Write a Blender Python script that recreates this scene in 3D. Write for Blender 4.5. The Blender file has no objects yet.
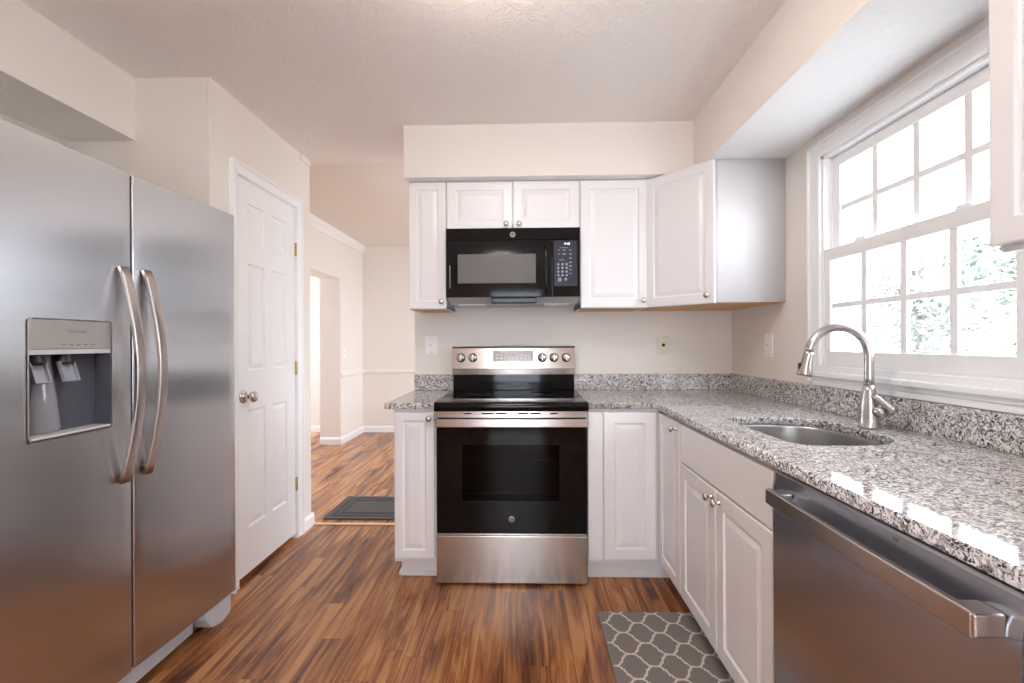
import bpy, bmesh, math, random
from mathutils import Vector, Matrix

random.seed(7)
S = bpy.context.scene
COL = S.collection
PI = math.pi

# ------------------------------------------------------------------ camera
cam_d = bpy.data.cameras.new('camera'); cam = bpy.data.objects.new('camera', cam_d); COL.objects.link(cam)
cam_d.sensor_width = 36.0
cam_d.lens = 455.2 * 36.0 / 1024.0
cam_d.shift_y = (342.58 - 341.5) / 1024.0
cam_d.clip_start = 0.02; cam_d.clip_end = 200
cam.matrix_world = (Matrix.Translation((0, 0, 1.219)) @ Matrix.Rotation(0.0253, 4, 'Z')
                    @ Matrix.Rotation(PI / 2, 4, 'X') @ Matrix.Rotation(-0.0045, 4, 'Z'))
S.camera = cam

# ------------------------------------------------------------------ world, daylight, exposure
SKY = 11.0
w = bpy.data.worlds.new('daylight'); S.world = w; w.use_nodes = True
bgn = w.node_tree.nodes['Background']
bgn.inputs[0].default_value = (0.80, 0.89, 1.0, 1); bgn.inputs[1].default_value = SKY
sun_d = bpy.data.lights.new('sun', 'SUN'); sun = bpy.data.objects.new('sun', sun_d); COL.objects.link(sun)
sun_d.energy = 5.0; sun_d.color = (1, 0.95, 0.88); sun_d.angle = 0.02
sun.rotation_euler = (math.radians(12), math.radians(-42), 0)     # from behind the house, onto the garden trees

def portal(name, loc, rot, sx, sy):          # sampling guide in a modelled opening; gives off no light itself
    d = bpy.data.lights.new(name, 'AREA'); d.shape = 'RECTANGLE'; d.size = sx; d.size_y = sy
    o = bpy.data.objects.new(name, d); COL.objects.link(o); o.location = loc; o.rotation_euler = rot
    d.cycles.is_portal = True; return o
portal('portal_sink_window', (1.47, 1.63, 1.57), (0, PI / 2, 0), 0.95, 0.86)
portal('portal_rear_fill', (-0.12, -2.37, 1.1), (PI / 2, 0, 0), .9, 2.0)
portal('portal_dining_fill', (1.475, 4.6, 1.45), (0, PI / 2, 0), 1.6, 2.0)
portal('portal_side_room', (-4.53, 5.05, 1.33), (0, -PI / 2, 0), 1.45, 1.1)

S.view_settings.view_transform = 'Standard'; S.view_settings.look = 'None'
S.view_settings.gamma = 1.0; S.view_settings.use_curve_mapping = False
S.view_settings.exposure = 0.36
try:
    S.cycles.max_bounces = 14; S.cycles.diffuse_bounces = 8; S.cycles.glossy_bounces = 6
    S.cycles.transmission_bounces = 8; S.cycles.transparent_max_bounces = 12
    S.cycles.sample_clamp_indirect = 8.0; S.cycles.use_denoising = True
    S.cycles.caustics_reflective = False; S.cycles.caustics_refractive = False
except Exception:
    pass

# ------------------------------------------------------------------ materials
def lin(r, g, b):
    f = lambda c: ((c / 255 + 0.055) / 1.055) ** 2.4 if c / 255 > 0.04045 else c / 255 / 12.92
    return (f(r), f(g), f(b), 1)

def mat(name, color, rough=0.5, metal=0.0, arot=0.0, bump=0.0, bscale=60, aniso=0.0, emit=None, estr=0, coat=0.0, var=0.0, spec=None, stretch=None):
    m = bpy.data.materials.new(name); m.use_nodes = True
    nt = m.node_tree; N = nt.nodes; L = nt.links; p = N['Principled BSDF']
    p.inputs['Base Color'].default_value = color; p.inputs['Roughness'].default_value = rough
    p.inputs['Metallic'].default_value = metal
    if spec is not None: p.inputs['Specular IOR Level'].default_value = spec
    if coat: p.inputs['Coat Weight'].default_value = coat; p.inputs['Coat Roughness'].default_value = 0.08
    if emit: p.inputs['Emission Color'].default_value = emit; p.inputs['Emission Strength'].default_value = estr
    if aniso:
        p.inputs['Anisotropic'].default_value = aniso; p.inputs['Anisotropic Rotation'].default_value = arot
        t = N.new('ShaderNodeTangent'); t.direction_type = 'RADIAL'; t.axis = 'Z'
        L.new(t.outputs[0], p.inputs['Tangent'])
    if bump or var:
        tc = N.new('ShaderNodeTexCoord'); mp = N.new('ShaderNodeMapping'); L.new(tc.outputs['Object'], mp.inputs[0])
        if stretch: mp.inputs['Scale'].default_value = stretch
        nz = N.new('ShaderNodeTexNoise'); nz.inputs['Scale'].default_value = bscale; nz.inputs['Detail'].default_value = 5
        L.new(mp.outputs[0], nz.inputs['Vector'])
        if bump:
            b = N.new('ShaderNodeBump'); b.inputs['Strength'].default_value = bump; b.inputs['Distance'].default_value = 0.002
            L.new(nz.outputs[0], b.inputs['Height']); L.new(b.outputs[0], p.inputs['Normal'])
        if var:
            mx = N.new('ShaderNodeMix'); mx.data_type = 'RGBA'
            mx.inputs[6].default_value = tuple(c * (1 - var) for c in color[:3]) + (1,)
            mx.inputs[7].default_value = tuple(min(1, c * (1 + var)) for c in color[:3]) + (1,)
            L.new(nz.outputs[0], mx.inputs[0]); L.new(mx.outputs[2], p.inputs['Base Color'])
    return m

M_wall = mat('wall_paint', (0.80, 0.752, 0.705, 1), 0.75, bump=0.15, bscale=180)
M_dwall = mat('dining_wall_paint', (0.79, 0.755, 0.71, 1), 0.75, bump=0.15, bscale=180)
M_dceil = mat('dining_ceiling_paint', (0.80, 0.755, 0.71, 1), 0.8, bump=0.2, bscale=120)
M_trim = mat('trim_paint', (0.86, 0.865, 0.875, 1), 0.35, bump=0.03, bscale=200)
M_cab = mat('cabinet_white', (0.80, 0.79, 0.805, 1), 0.33, bump=0.02, bscale=200)
M_maple = mat('maple_underside', (0.62, 0.36, 0.15, 1), 0.5, var=0.2, bscale=8, stretch=(1, 8, 8))
M_nickel = mat('satin_nickel', (0.62, 0.57, 0.52, 1), 0.25, 1.0, bump=0.02, bscale=300)
M_brass = mat('antique_brass', (0.50, 0.36, 0.16, 1), 0.35, 1.0, bump=0.05, bscale=200)
M_steel = mat('brushed_steel', (0.60, 0.605, 0.625, 1), 0.25, 1.0, aniso=0.85, var=0.05, bscale=30, stretch=(40, 40, 0.6))
M_steel_h = mat('brushed_steel_range', (0.47, 0.42, 0.39, 1), 0.24, 1.0, arot=0.25, aniso=0.7, var=0.04, bscale=30, stretch=(0.6, 40, 40))
M_steel_dw = mat('dark_stainless', (0.54, 0.58, 0.66, 1), 0.25, 1.0, aniso=0.6, var=0.04, bscale=30, stretch=(40, 0.6, 40))
M_handle = mat('handle_steel', (0.58, 0.53, 0.50, 1), 0.28, 1.0, var=0.05, bscale=40, stretch=(40, 40, 0.6))
M_faucet = mat('faucet_steel', (0.50, 0.475, 0.45, 1), 0.27, 1.0, bump=0.02, bscale=200)
M_sink = mat('sink_steel', (0.50, 0.48, 0.47, 1), 0.3, 1.0, bump=0.02, bscale=200, stretch=(1, 1, 20))
M_black = mat('black_gloss', (0.006, 0.005, 0.006, 1), 0.06, spec=0.2, bump=0.005, bscale=50)
M_blackm = mat('black_matte', (0.015, 0.014, 0.016, 1), 0.4, bump=0.02, bscale=200)
M_glassblk = mat('black_ceramic_glass', (0.004, 0.0035, 0.004, 1), 0.06, bump=0.004, bscale=40, spec=0.2)
M_mwwin = mat('microwave_window_mesh', (0.095, 0.086, 0.083, 1), 0.42, bump=0.02, bscale=900)
M_panel = mat('control_panel_film', (0.022, 0.024, 0.04, 1), 0.2, bump=0.01, bscale=300)
M_print = mat('printed_legend', (0.55, 0.57, 0.62, 1), 0.5, bump=0.01)
M_digit = mat('clock_digits', (0.8, 0.9, 0.95, 1), 0.4, emit=(0.8, 0.92, 1, 1), estr=1.2)
M_greyp = mat('grey_plastic', (0.50, 0.50, 0.51, 1), 0.35, bump=0.03, bscale=200)
M_ltgrey = mat('light_grey_plastic', (0.52, 0.53, 0.56, 1), 0.35, bump=0.03, bscale=200)
M_filter = mat('vent_filter', (0.80, 0.79, 0.78, 1), 0.4, 0.2, bump=0.5, bscale=400)
M_badge = mat('badge_silver', (0.75, 0.74, 0.73, 1), 0.3, 0.7, bump=0.01)
M_badged = mat('badge_letters', (0.20, 0.20, 0.21, 1), 0.4, bump=0.01)
M_plate = mat('white_plate', (0.88, 0.87, 0.86, 1), 0.35, bump=0.01)
M_almond = mat('almond_plate', (0.72, 0.66, 0.50, 1), 0.35, bump=0.01)
M_clearp = mat('clear_paddle', (0.28, 0.29, 0.34, 1), 0.08, bump=0.01, spec=0.8)
M_cav = mat('dispenser_cavity', (0.075, 0.078, 0.10, 1), 0.2, bump=0.01)
M_cav2 = mat('dispenser_chute_plastic', (0.24, 0.24, 0.27, 1), 0.15, bump=0.01)
M_dpanel = mat('dispenser_panel', (0.46, 0.445, 0.43, 1), 0.3, 0.6, bump=0.01)
M_thr = mat('threshold_wood', (0.66, 0.42, 0.25, 1), 0.4, var=0.15, bscale=20, stretch=(1, 20, 20))
M_rugg = mat('rug_grey', (0.20, 0.175, 0.165, 1), 0.75, bump=0.4, bscale=500, var=0.12)
M_rugc = mat('rug_cream', (0.66, 0.60, 0.52, 1), 0.75, bump=0.3, bscale=500)
M_mat1 = mat('doormat_grey', (0.075, 0.070, 0.070, 1), 0.85, bump=0.6, bscale=500, var=0.2)
M_mat2 = mat('doormat_dark', (0.035, 0.033, 0.034, 1), 0.85, bump=0.5, bscale=500)
M_fix = mat('fixture_metal', (0.7, 0.66, 0.6, 1), 0.3, 1.0, bump=0.01)
M_lampglass = mat('lit_frosted_glass', (0.9, 0.85, 0.78, 1), 0.4, emit=(1, 0.93, 0.87, 1), estr=26)
M_bark = mat('bark', (0.12, 0.11, 0.10, 1), 0.9, bump=0.8, bscale=30, var=0.3)
M_grass = mat('pale_paving', (0.50, 0.50, 0.48, 1), 0.95, bump=0.5, bscale=20, var=0.3)
M_leaf1 = mat('leaves_pale', (0.22, 0.23, 0.21, 1), 0.7, var=0.3, bscale=3)
M_leaf2 = mat('leaves_green', (0.19, 0.225, 0.175, 1), 0.7, var=0.3, bscale=3)

def ceiling_mat():
    m = bpy.data.materials.new('textured_ceiling'); m.use_nodes = True
    nt = m.node_tree; N = nt.nodes; L = nt.links; p = N['Principled BSDF']
    p.inputs['Base Color'].default_value = (0.87, 0.825, 0.785, 1); p.inputs['Roughness'].default_value = 0.85
    tc = N.new('ShaderNodeTexCoord')
    n0 = N.new('ShaderNodeTexNoise'); n0.inputs['Scale'].default_value = 14; n0.inputs['Detail'].default_value = 2
    mx = N.new('ShaderNodeMix'); mx.data_type = 'RGBA'; mx.blend_type = 'LINEAR_LIGHT'; mx.inputs[0].default_value = 0.06
    L.new(tc.outputs['Object'], n0.inputs['Vector']); L.new(tc.outputs['Object'], mx.inputs[6]); L.new(n0.outputs['Color'], mx.inputs[7])
    n1 = N.new('ShaderNodeTexNoise'); n1.inputs['Scale'].default_value = 24; n1.inputs['Detail'].default_value = 3; n1.inputs['Distortion'].default_value = 1.4
    L.new(mx.outputs[2], n1.inputs['Vector'])
    rp = N.new('ShaderNodeValToRGB'); rp.color_ramp.elements[0].position = 0.46; rp.color_ramp.elements[1].position = 0.62
    L.new(n1.outputs[0], rp.inputs[0])
    b = N.new('ShaderNodeBump'); b.inputs['Strength'].default_value = 0.45; b.inputs['Distance'].default_value = 0.004
    L.new(rp.outputs[0], b.inputs['Height']); L.new(b.outputs[0], p.inputs['Normal'])
    return m
M_ceil = ceiling_mat()
M_soff = M_ceil.copy(); M_soff.name = 'soffit_underside'
M_soff.node_tree.nodes['Principled BSDF'].inputs['Base Color'].default_value = (0.80, 0.79, 0.78, 1)
for n in M_soff.node_tree.nodes:
    if n.type == 'BUMP': n.inputs['Strength'].default_value = 0.25

def granite():
    m = bpy.data.materials.new('speckled_granite'); m.use_nodes = True
    nt = m.node_tree; N = nt.nodes; L = nt.links; p = N['Principled BSDF']
    tc = N.new('ShaderNodeTexCoord')
    n0 = N.new('ShaderNodeTexNoise'); n0.inputs['Scale'].default_value = 60; n0.inputs['Detail'].default_value = 3
    L.new(tc.outputs['Object'], n0.inputs['Vector'])
    mx = N.new('ShaderNodeMix'); mx.data_type = 'RGBA'; mx.blend_type = 'LINEAR_LIGHT'; mx.inputs[0].default_value = 0.018
    L.new(tc.outputs['Object'], mx.inputs[6]); L.new(n0.outputs['Color'], mx.inputs[7])
    def vor(scale):
        v = N.new('ShaderNodeTexVoronoi'); v.inputs['Scale'].default_value = scale; v.feature = 'F1'
        L.new(mx.outputs[2], v.inputs['Vector'])
        s = N.new('ShaderNodeSeparateColor'); L.new(v.outputs['Color'], s.inputs[0]); return s
    v1 = vor(175); v2 = vor(260)
    r1 = N.new('ShaderNodeValToRGB'); cr = r1.color_ramp; cr.interpolation = 'CONSTANT'
    cols = [(0, (0.045, 0.043, 0.047)), (0.10, (0.17, 0.16, 0.16)), (0.21, (0.32, 0.295, 0.28)), (0.38, (0.50, 0.475, 0.46)), (0.57, (0.67, 0.655, 0.65)), (0.78, (0.79, 0.79, 0.80))]
    while len(cr.elements) < len(cols): cr.elements.new(0.5)
    for e, (pos, c) in zip(cr.elements, cols): e.position = pos; e.color = (*c, 1)
    L.new(v1.outputs[0], r1.inputs[0])
    r2 = N.new('ShaderNodeValToRGB'); c2 = r2.color_ramp; c2.interpolation = 'CONSTANT'
    c2.elements[0].color = (1, 1, 1, 1); c2.elements[1].color = (0, 0, 0, 1); c2.elements[1].position = 0.09
    L.new(v2.outputs[0], r2.inputs[0])
    m2 = N.new('ShaderNodeMix'); m2.data_type = 'RGBA'; m2.inputs[7].default_value = (0.03, 0.028, 0.032, 1)
    L.new(r2.outputs[0], m2.inputs[0]); L.new(r1.outputs[0], m2.inputs[6])
    L.new(m2.outputs[2], p.inputs['Base Color'])
    p.inputs['Roughness'].default_value = 0.06; p.inputs['Specular IOR Level'].default_value = 1.0
    return m
M_gran = granite()

def wood_floor():
    m = bpy.data.materials.new('laminate_floor'); m.use_nodes = True
    nt = m.node_tree; N = nt.nodes; L = nt.links; p = N['Principled BSDF']
    tc = N.new('ShaderNodeTexCoord')
    sx = N.new('ShaderNodeSeparateXYZ'); L.new(tc.outputs['Object'], sx.inputs[0])
    rw = N.new('ShaderNodeMath'); rw.operation = 'DIVIDE'; rw.inputs[1].default_value = .094; L.new(sx.outputs[0], rw.inputs[0])
    fl = N.new('ShaderNodeMath'); fl.operation = 'FLOOR'; L.new(rw.outputs[0], fl.inputs[0])
    wn = N.new('ShaderNodeTexWhiteNoise'); wn.noise_dimensions = '1D'; L.new(fl.outputs[0], wn.inputs['W'])
    sh = N.new('ShaderNodeMath'); sh.operation = 'MULTIPLY_ADD'; sh.inputs[1].default_value = 1.21; L.new(wn.outputs['Value'], sh.inputs[0]); L.new(sx.outputs[1], sh.inputs[2])
    rot = N.new('ShaderNodeCombineXYZ'); L.new(sh.outputs[0], rot.inputs[0]); L.new(sx.outputs[0], rot.inputs[1])
    br = N.new('ShaderNodeTexBrick'); br.offset = 0.0; br.offset_frequency = 2; br.squash = 1
    br.inputs['Color1'].default_value = (0, 0, 0, 1); br.inputs['Color2'].default_value = (1, 1, 1, 1); br.inputs['Mortar'].default_value = (0.2, 0.2, 0.2, 1)
    br.inputs['Scale'].default_value = 1; br.inputs['Mortar Size'].default_value = 0.0012; br.inputs['Brick Width'].default_value = 1.21; br.inputs['Row Height'].default_value = 0.094
    L.new(rot.outputs[0], br.inputs['Vector'])
    sep = N.new('ShaderNodeSeparateColor'); L.new(br.outputs['Color'], sep.inputs[0])
    # grain runs along Y, shifted per plank
    mp = N.new('ShaderNodeMapping'); mp.inputs['Scale'].default_value = (13, 1.15, 1); L.new(tc.outputs['Object'], mp.inputs[0])
    off = N.new('ShaderNodeVectorMath'); off.operation = 'MULTIPLY_ADD'; off.inputs[1].default_value = (13, 7, 5)
    L.new(br.outputs['Color'], off.inputs[0]); L.new(mp.outputs[0], off.inputs[2])
    n1 = N.new('ShaderNodeTexNoise'); n1.inputs['Scale'].default_value = 1.0; n1.inputs['Detail'].default_value = 6; n1.inputs['Roughness'].default_value = 0.6; n1.inputs['Distortion'].default_value = 1.6
    L.new(off.outputs[0], n1.inputs['Vector'])
    mp2 = N.new('ShaderNodeMapping'); mp2.inputs['Scale'].default_value = (110, 3.0, 1); L.new(tc.outputs['Object'], mp2.inputs[0])
    n2 = N.new('ShaderNodeTexNoise'); n2.inputs['Scale'].default_value = 1.0; n2.inputs['Detail'].default_value = 3; L.new(mp2.outputs[0], n2.inputs['Vector'])
    a = N.new('ShaderNodeMath'); a.operation = 'MULTIPLY_ADD'; a.inputs[1].default_value = 0.17; L.new(sep.outputs[0], a.inputs[0])
    s1 = N.new('ShaderNodeMath'); s1.operation = 'MULTIPLY_ADD'; s1.inputs[1].default_value = 1.35; s1.inputs[2].default_value = -0.40; L.new(n1.outputs[0], s1.inputs[0])
    s2 = N.new('ShaderNodeMath'); s2.operation = 'MULTIPLY_ADD'; s2.inputs[1].default_value = 0.42; L.new(n2.outputs[0], s2.inputs[0]); L.new(s1.outputs[0], s2.inputs[2])
    L.new(s2.outputs[0], a.inputs[2])
    r = N.new('ShaderNodeValToRGB'); cr = r.color_ramp
    cols = [(0.24, (0.055, 0.021, 0.016)), (0.40, (0.150, 0.054, 0.026)), (0.53, (0.29, 0.110, 0.040)), (0.74, (0.49, 0.230, 0.088))]
    while len(cr.elements) < 4: cr.elements.new(0.5)
    for e, (pos, c) in zip(cr.elements, cols): e.position = pos; e.color = (*c, 1)
    L.new(a.outputs[0], r.inputs[0])
    mm = N.new('ShaderNodeMix'); mm.data_type = 'RGBA'; mm.inputs[7].default_value = (0.06, 0.025, 0.015, 1)
    k = N.new('ShaderNodeMath'); k.operation = 'MULTIPLY'; k.inputs[1].default_value = 0.6; L.new(br.outputs['Fac'], k.inputs[0])
    L.new(k.outputs[0], mm.inputs[0]); L.new(r.outputs[0], mm.inputs[6]); L.new(mm.outputs[2], p.inputs['Base Color'])
    p.inputs['Roughness'].default_value = 0.27; p.inputs['Specular IOR Level'].default_value = 0.5
    b = N.new('ShaderNodeBump'); b.inputs['Strength'].default_value = 0.08; b.inputs['Distance'].default_value = 0.001
    L.new(n2.outputs[0], b.inputs['Height']); L.new(b.outputs[0], p.inputs['Normal'])
    return m
M_floor = wood_floor()

def glass_mat(name, tint=(1, 1, 1, 1), gloss=0.06):
    m = bpy.data.materials.new(name); m.use_nodes = True
    nt = m.node_tree; N = nt.nodes; L = nt.links; N.remove(N['Principled BSDF'])
    t = N.new('ShaderNodeBsdfTransparent'); t.inputs[0].default_value = tint
    g = N.new('ShaderNodeBsdfGlossy'); g.inputs['Roughness'].default_value = 0.03
    mx = N.new('ShaderNodeMixShader'); fr = N.new('ShaderNodeLayerWeight'); pw = N.new('ShaderNodeMath'); pw.operation = 'POWER'; pw.inputs[1].default_value = 4
    ad = N.new('ShaderNodeMath'); ad.operation = 'MULTIPLY_ADD'; ad.inputs[1].default_value = 0.7; ad.inputs[2].default_value = gloss
    L.new(fr.outputs['Facing'], pw.inputs[0]); L.new(pw.outputs[0], ad.inputs[0]); L.new(ad.outputs[0], mx.inputs[0]); L.new(t.outputs[0], mx.inputs[1]); L.new(g.outputs[0], mx.inputs[2])
    L.new(mx.outputs[0], N['Material Output'].inputs[0]); return m
M_glass = glass_mat('window_glass')
M_ovenglass = glass_mat('oven_glass', (0.35, 0.28, 0.27, 1), 0.01)

# ------------------------------------------------------------------ mesh helpers
def box(bm, x0, x1, y0, y1, z0, z1, bev=0.0, seg=2, mi=0):
    x0, x1 = sorted((x0, x1)); y0, y1 = sorted((y0, y1)); z0, z1 = sorted((z0, z1))
    r = bmesh.ops.create_cube(bm, size=1.0)
    vs = r['verts']
    for v in vs:
        v.co = Vector(((x0 + x1) / 2 + v.co.x * (x1 - x0), (y0 + y1) / 2 + v.co.y * (y1 - y0), (z0 + z1) / 2 + v.co.z * (z1 - z0)))
    fs = set(f for v in vs for f in v.link_faces)
    for f in fs: f.material_index = mi
    if bev > 0:
        bev = min(bev, (x1 - x0) * .45, (y1 - y0) * .45, (z1 - z0) * .45)
        es = list(set(e for v in vs for e in v.link_edges))
        rr = bmesh.ops.bevel(bm, geom=es, offset=bev, segments=seg, profile=0.5, affect='EDGES')
        for f in rr['faces']: f.material_index = mi

def mbox(*args, **kw):
    bm = bmesh.new(); box(bm, *args, **kw); return bm

def frame(origin, xdir, zdir):
    """local x = width, local y = second axis, local z = outward normal zdir"""
    z = Vector(zdir).normalized(); x = Vector(xdir).normalized(); y = z.cross(x)
    m = Matrix((x, y, z)).transposed().to_4x4(); m.translation = Vector(origin); return m

def lathe(bm, prof, mtx, seg=24, mi=0):
    """prof: (radius, height) list along local z"""
    rings = []
    for r, h in prof:
        if r < 1e-6: rings.append([bm.verts.new(mtx @ Vector((0, 0, h)))])
        else: rings.append([bm.verts.new(mtx @ Vector((r * math.cos(2 * PI * i / seg), r * math.sin(2 * PI * i / seg), h))) for i in range(seg)])
    for a, b in zip(rings, rings[1:]):
        for i in range(seg):
            j = (i + 1) % seg
            if len(a) == 1 and len(b) == 1: continue
            if len(a) == 1: f = bm.faces.new((a[0], b[j], b[i]))
            elif len(b) == 1: f = bm.faces.new((a[i], a[j], b[0]))
            else: f = bm.faces.new((a[i], a[j], b[j], b[i]))
            f.material_index = mi; f.smooth = True
    if len(rings[0]) > 1: bm.faces.new(list(reversed(rings[0]))).material_index = mi
    if len(rings[-1]) > 1: bm.faces.new(rings[-1]).material_index = mi

def sweep(bm, pts, section, up=Vector((0, 0, 1)), mi=0, smooth=True, scales=None):
    """sweep a closed 2D section along points; section x -> side, y -> the other normal"""
    pts = [Vector(p) for p in pts]; rings = []; side0 = None
    for i, p in enumerate(pts):
        t = (pts[min(i + 1, len(pts) - 1)] - pts[max(i - 1, 0)]).normalized()
        s = up.cross(t)
        if s.length < 1e-4: s = side0 if side0 else Vector((1, 0, 0))
        s.normalize(); n = t.cross(s).normalized(); side0 = s
        k = scales[i] if scales else 1.0
        rings.append([bm.verts.new(p + s * a * k + n * b * k) for a, b in section])
    n = len(section)
    for a, b in zip(rings, rings[1:]):
        for i in range(n):
            f = bm.faces.new((a[i], a[(i + 1) % n], b[(i + 1) % n], b[i])); f.smooth = smooth; f.material_index = mi
    bm.faces.new(list(reversed(rings[0]))).material_index = mi; bm.faces.new(rings[-1]).material_index = mi

def circ(r, n=16): return [(r * math.cos(2 * PI * i / n), r * math.sin(2 * PI * i / n)) for i in range(n)]
def rrect(w, h, r, n=4):
    o = []
    for cx, cy, a0 in ((w / 2 - r, h / 2 - r, 0), (-w / 2 + r, h / 2 - r, 90), (-w / 2 + r, -h / 2 + r, 180), (w / 2 - r, -h / 2 + r, 270)):
        for i in range(n + 1):
            a = math.radians(a0 + 90 * i / n); o.append((cx + r * math.cos(a), cy + r * math.sin(a)))
    return o

def prism(outline, holes, z0, z1, bev=0.0):
    """flat slab with holes from 2D outlines"""
    c = bpy.data.curves.new('tmp', 'CURVE'); c.dimensions = '2D'; c.fill_mode = 'BOTH'
    for pts in [outline] + list(holes):
        s = c.splines.new('POLY'); s.points.add(len(pts) - 1)
        for q, (x, y) in zip(s.points, pts): q.co = (x, y, 0, 1)
        s.use_cyclic_u = True
    c.extrude = (z1 - z0) / 2 - bev; c.bevel_depth = bev; c.bevel_resolution = 2; c.offset = -bev
    o = bpy.data.objects.new('tmp', c); COL.objects.link(o)
    dg = bpy.context.evaluated_depsgraph_get(); me = bpy.data.meshes.new_from_object(o.evaluated_get(dg))
    bpy.data.objects.remove(o); bpy.data.curves.remove(c)
    bm = bmesh.new(); bm.from_mesh(me); bpy.data.meshes.remove(me)
    for v in bm.verts: v.co.z += (z0 + z1) / 2
    bmesh.ops.remove_doubles(bm, verts=bm.verts, dist=1e-5)
    return bm

def text_bm(txt, size, mtx, ext=0.0004, mi=0, squeeze=1.0):
    c = bpy.data.curves.new('tmp', 'FONT'); c.body = txt; c.size = size; c.extrude = ext
    c.align_x = 'CENTER'; c.align_y = 'CENTER'; c.resolution_u = 3
    o = bpy.data.objects.new('tmp', c); COL.objects.link(o)
    dg = bpy.context.evaluated_depsgraph_get(); me = bpy.data.meshes.new_from_object(o.evaluated_get(dg))
    bpy.data.objects.remove(o); bpy.data.curves.remove(c)
    bm = bmesh.new(); bm.from_mesh(me); bpy.data.meshes.remove(me)
    for f in bm.faces: f.material_index = mi
    for v in bm.verts: v.co = mtx @ Vector((v.co.x * squeeze, v.co.y, v.co.z))
    return bm

def obj(name, bm, m, parent=None, smooth=False):
    me = bpy.data.meshes.new(name)
    bmesh.ops.recalc_face_normals(bm, faces=bm.faces)
    if smooth:
        for f in bm.faces: f.smooth = True
    bm.to_mesh(me); bm.free()
    for mm in (m if isinstance(m, (list, tuple)) else [m]): me.materials.append(mm)
    o = bpy.data.objects.new(name, me); COL.objects.link(o)
    if parent:
        o.parent = parent
        if parent.type == 'EMPTY': o.location = -Vector(parent.location)
    return o

def thing(name, label, cat, loc, group=None):
    o = bpy.data.objects.new(name, None); COL.objects.link(o); o.location = loc
    o.empty_display_size = 0.1; o['label'] = label; o['category'] = cat
    if group: o['group'] = group
    return o
def struct(name, bm, m, parent=None, smooth=False):
    o = obj(name, bm, m, parent, smooth); o['kind'] = 'structure'; return o
def smooth_by_angle(o, deg=35):
    me = o.data
    for p in me.polygons: p.use_smooth = True
    me.set_sharp_from_angle(angle=math.radians(deg))

def panel_door(bm, mtx, w, h, t=0.019, inset=0.05, mi=0, cx=0.0, cy=0.0):
    """raised panel slab; origin at lower-left corner of the back face"""
    def ring(i, d): return [bm.verts.new(mtx @ Vector(p)) for p in ((i, i, d), (w - i, i, d), (w - i, h - i, d), (i, h - i, d))]
    prof = [(0, 0), (0, t - .004), (.0015, t - .0012), (.005, t), (inset, t), (inset + .004, t - .006), (inset + .009, t - .007), (inset + .03, t - .0015), (inset + .033, t - .0012)]
    rs = [ring(i, d) for i, d in prof]
    bm.faces.new(list(reversed(rs[0]))); bm.faces.new(rs[-1])
    for a, b in zip(rs, rs[1:]):
        for i in range(4): bm.faces.new((a[i], a[(i + 1) % 4], b[(i + 1) % 4], b[i]))

def knob_bm(mtx):
    bm = bmesh.new()
    lathe(bm, [(0.0085, 0), (0.0085, 0.003), (0.0048, 0.006), (0.0045, 0.014), (0.009, 0.018), (0.0145, 0.022), (0.0150, 0.027), (0.0115, 0.031), (0, 0.032)], mtx, 20)
    return bm

def cab_door(parent, origin, xdir, ndir, w, h, knob=None, inset=0.05, name='door'):
    m = frame(origin, xdir, ndir)
    bm = bmesh.new(); panel_door(bm, m, w, h, inset=inset)
    d = obj(name, bm, M_cab, parent)
    if knob:
        obj('knob', knob_bm(m @ Matrix.Translation((knob[0], knob[1], 0.019))), M_nickel, d)
    return d

# ------------------------------------------------------------------ setting
XW = 1.329; YW = 2.94; ZC = 2.44; XL = -2.10; YR = -2.3
XP = -1.43; YP0 = 2.045; YP1 = 3.02; XE = -0.707; YD = 6.2; ZD = 2.53
XDL = -2.21; XDR = 1.329

bm = bmesh.new(); box(bm, -4.6, XDR + .15, YR - .15, YD + .15, -0.12, 0)
struct('floor', bm, M_floor)
bm = bmesh.new(); box(bm, XL - .12, XW + .14, YR - .12, 3.06, ZC, ZC + .25)
struct('ceiling_kitchen', bm, M_ceil).name = 'ceiling'
bm = bmesh.new(); box(bm, -4.6, XDR + .12, 3.06, YD + .12, ZD, ZD + .16)
struct('ceiling', bm, M_dceil)

# right wall with window opening
WY0, WY1, WZ0, WZ1 = 1.205, 2.062, 1.095, 2.040
bm = bmesh.new()
box(bm, XW, XW + .14, YR, WY0, 0, ZC); box(bm, XW, XW + .14, WY1, YW + .12, 0, ZC)
box(bm, XW, XW + .14, WY0, WY1, 0, WZ0); box(bm, XW, XW + .14, WY0, WY1, WZ1, ZC)
struct('wall_right', bm, M_wall)
# back wall (ends at XE on the left)
struct('wall_back', mbox(XE, XW, YW, YW + .12, 0, ZC), M_wall)
# left wall and the pantry box
struct('wall_left', mbox(XL - .12, XL, YR, YP0, 0, ZC), M_wall)
DY0, DY1, DZ1 = 2.232, 2.826, 2.070      # pantry door opening
bm = bmesh.new()
box(bm, XL - .12, XP, YP0, YP0 + .10, 0, ZC)                      # face towards the camera
box(bm, XP - .11, XP, YP0 + .10, DY0, 0, ZC); box(bm, XP - .11, XP, DY1, YP1, 0, ZC); box(bm, XP - .11, XP, DY0, DY1, DZ1, ZC)
box(bm, XDL - .25, XP - .11, YP1 - .10, YP1, 0, ZC); box(bm, XL - .12, XL, YP0 + .1, YP1 - .1, 0, ZC)
struct('wall_pantry', bm, M_wall)
struct('trim_1', mbox(XP - .006, XP + .006, YP0 - .006, YP0 + .006, 2.15, ZC, bev=.004), M_wall)
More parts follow.
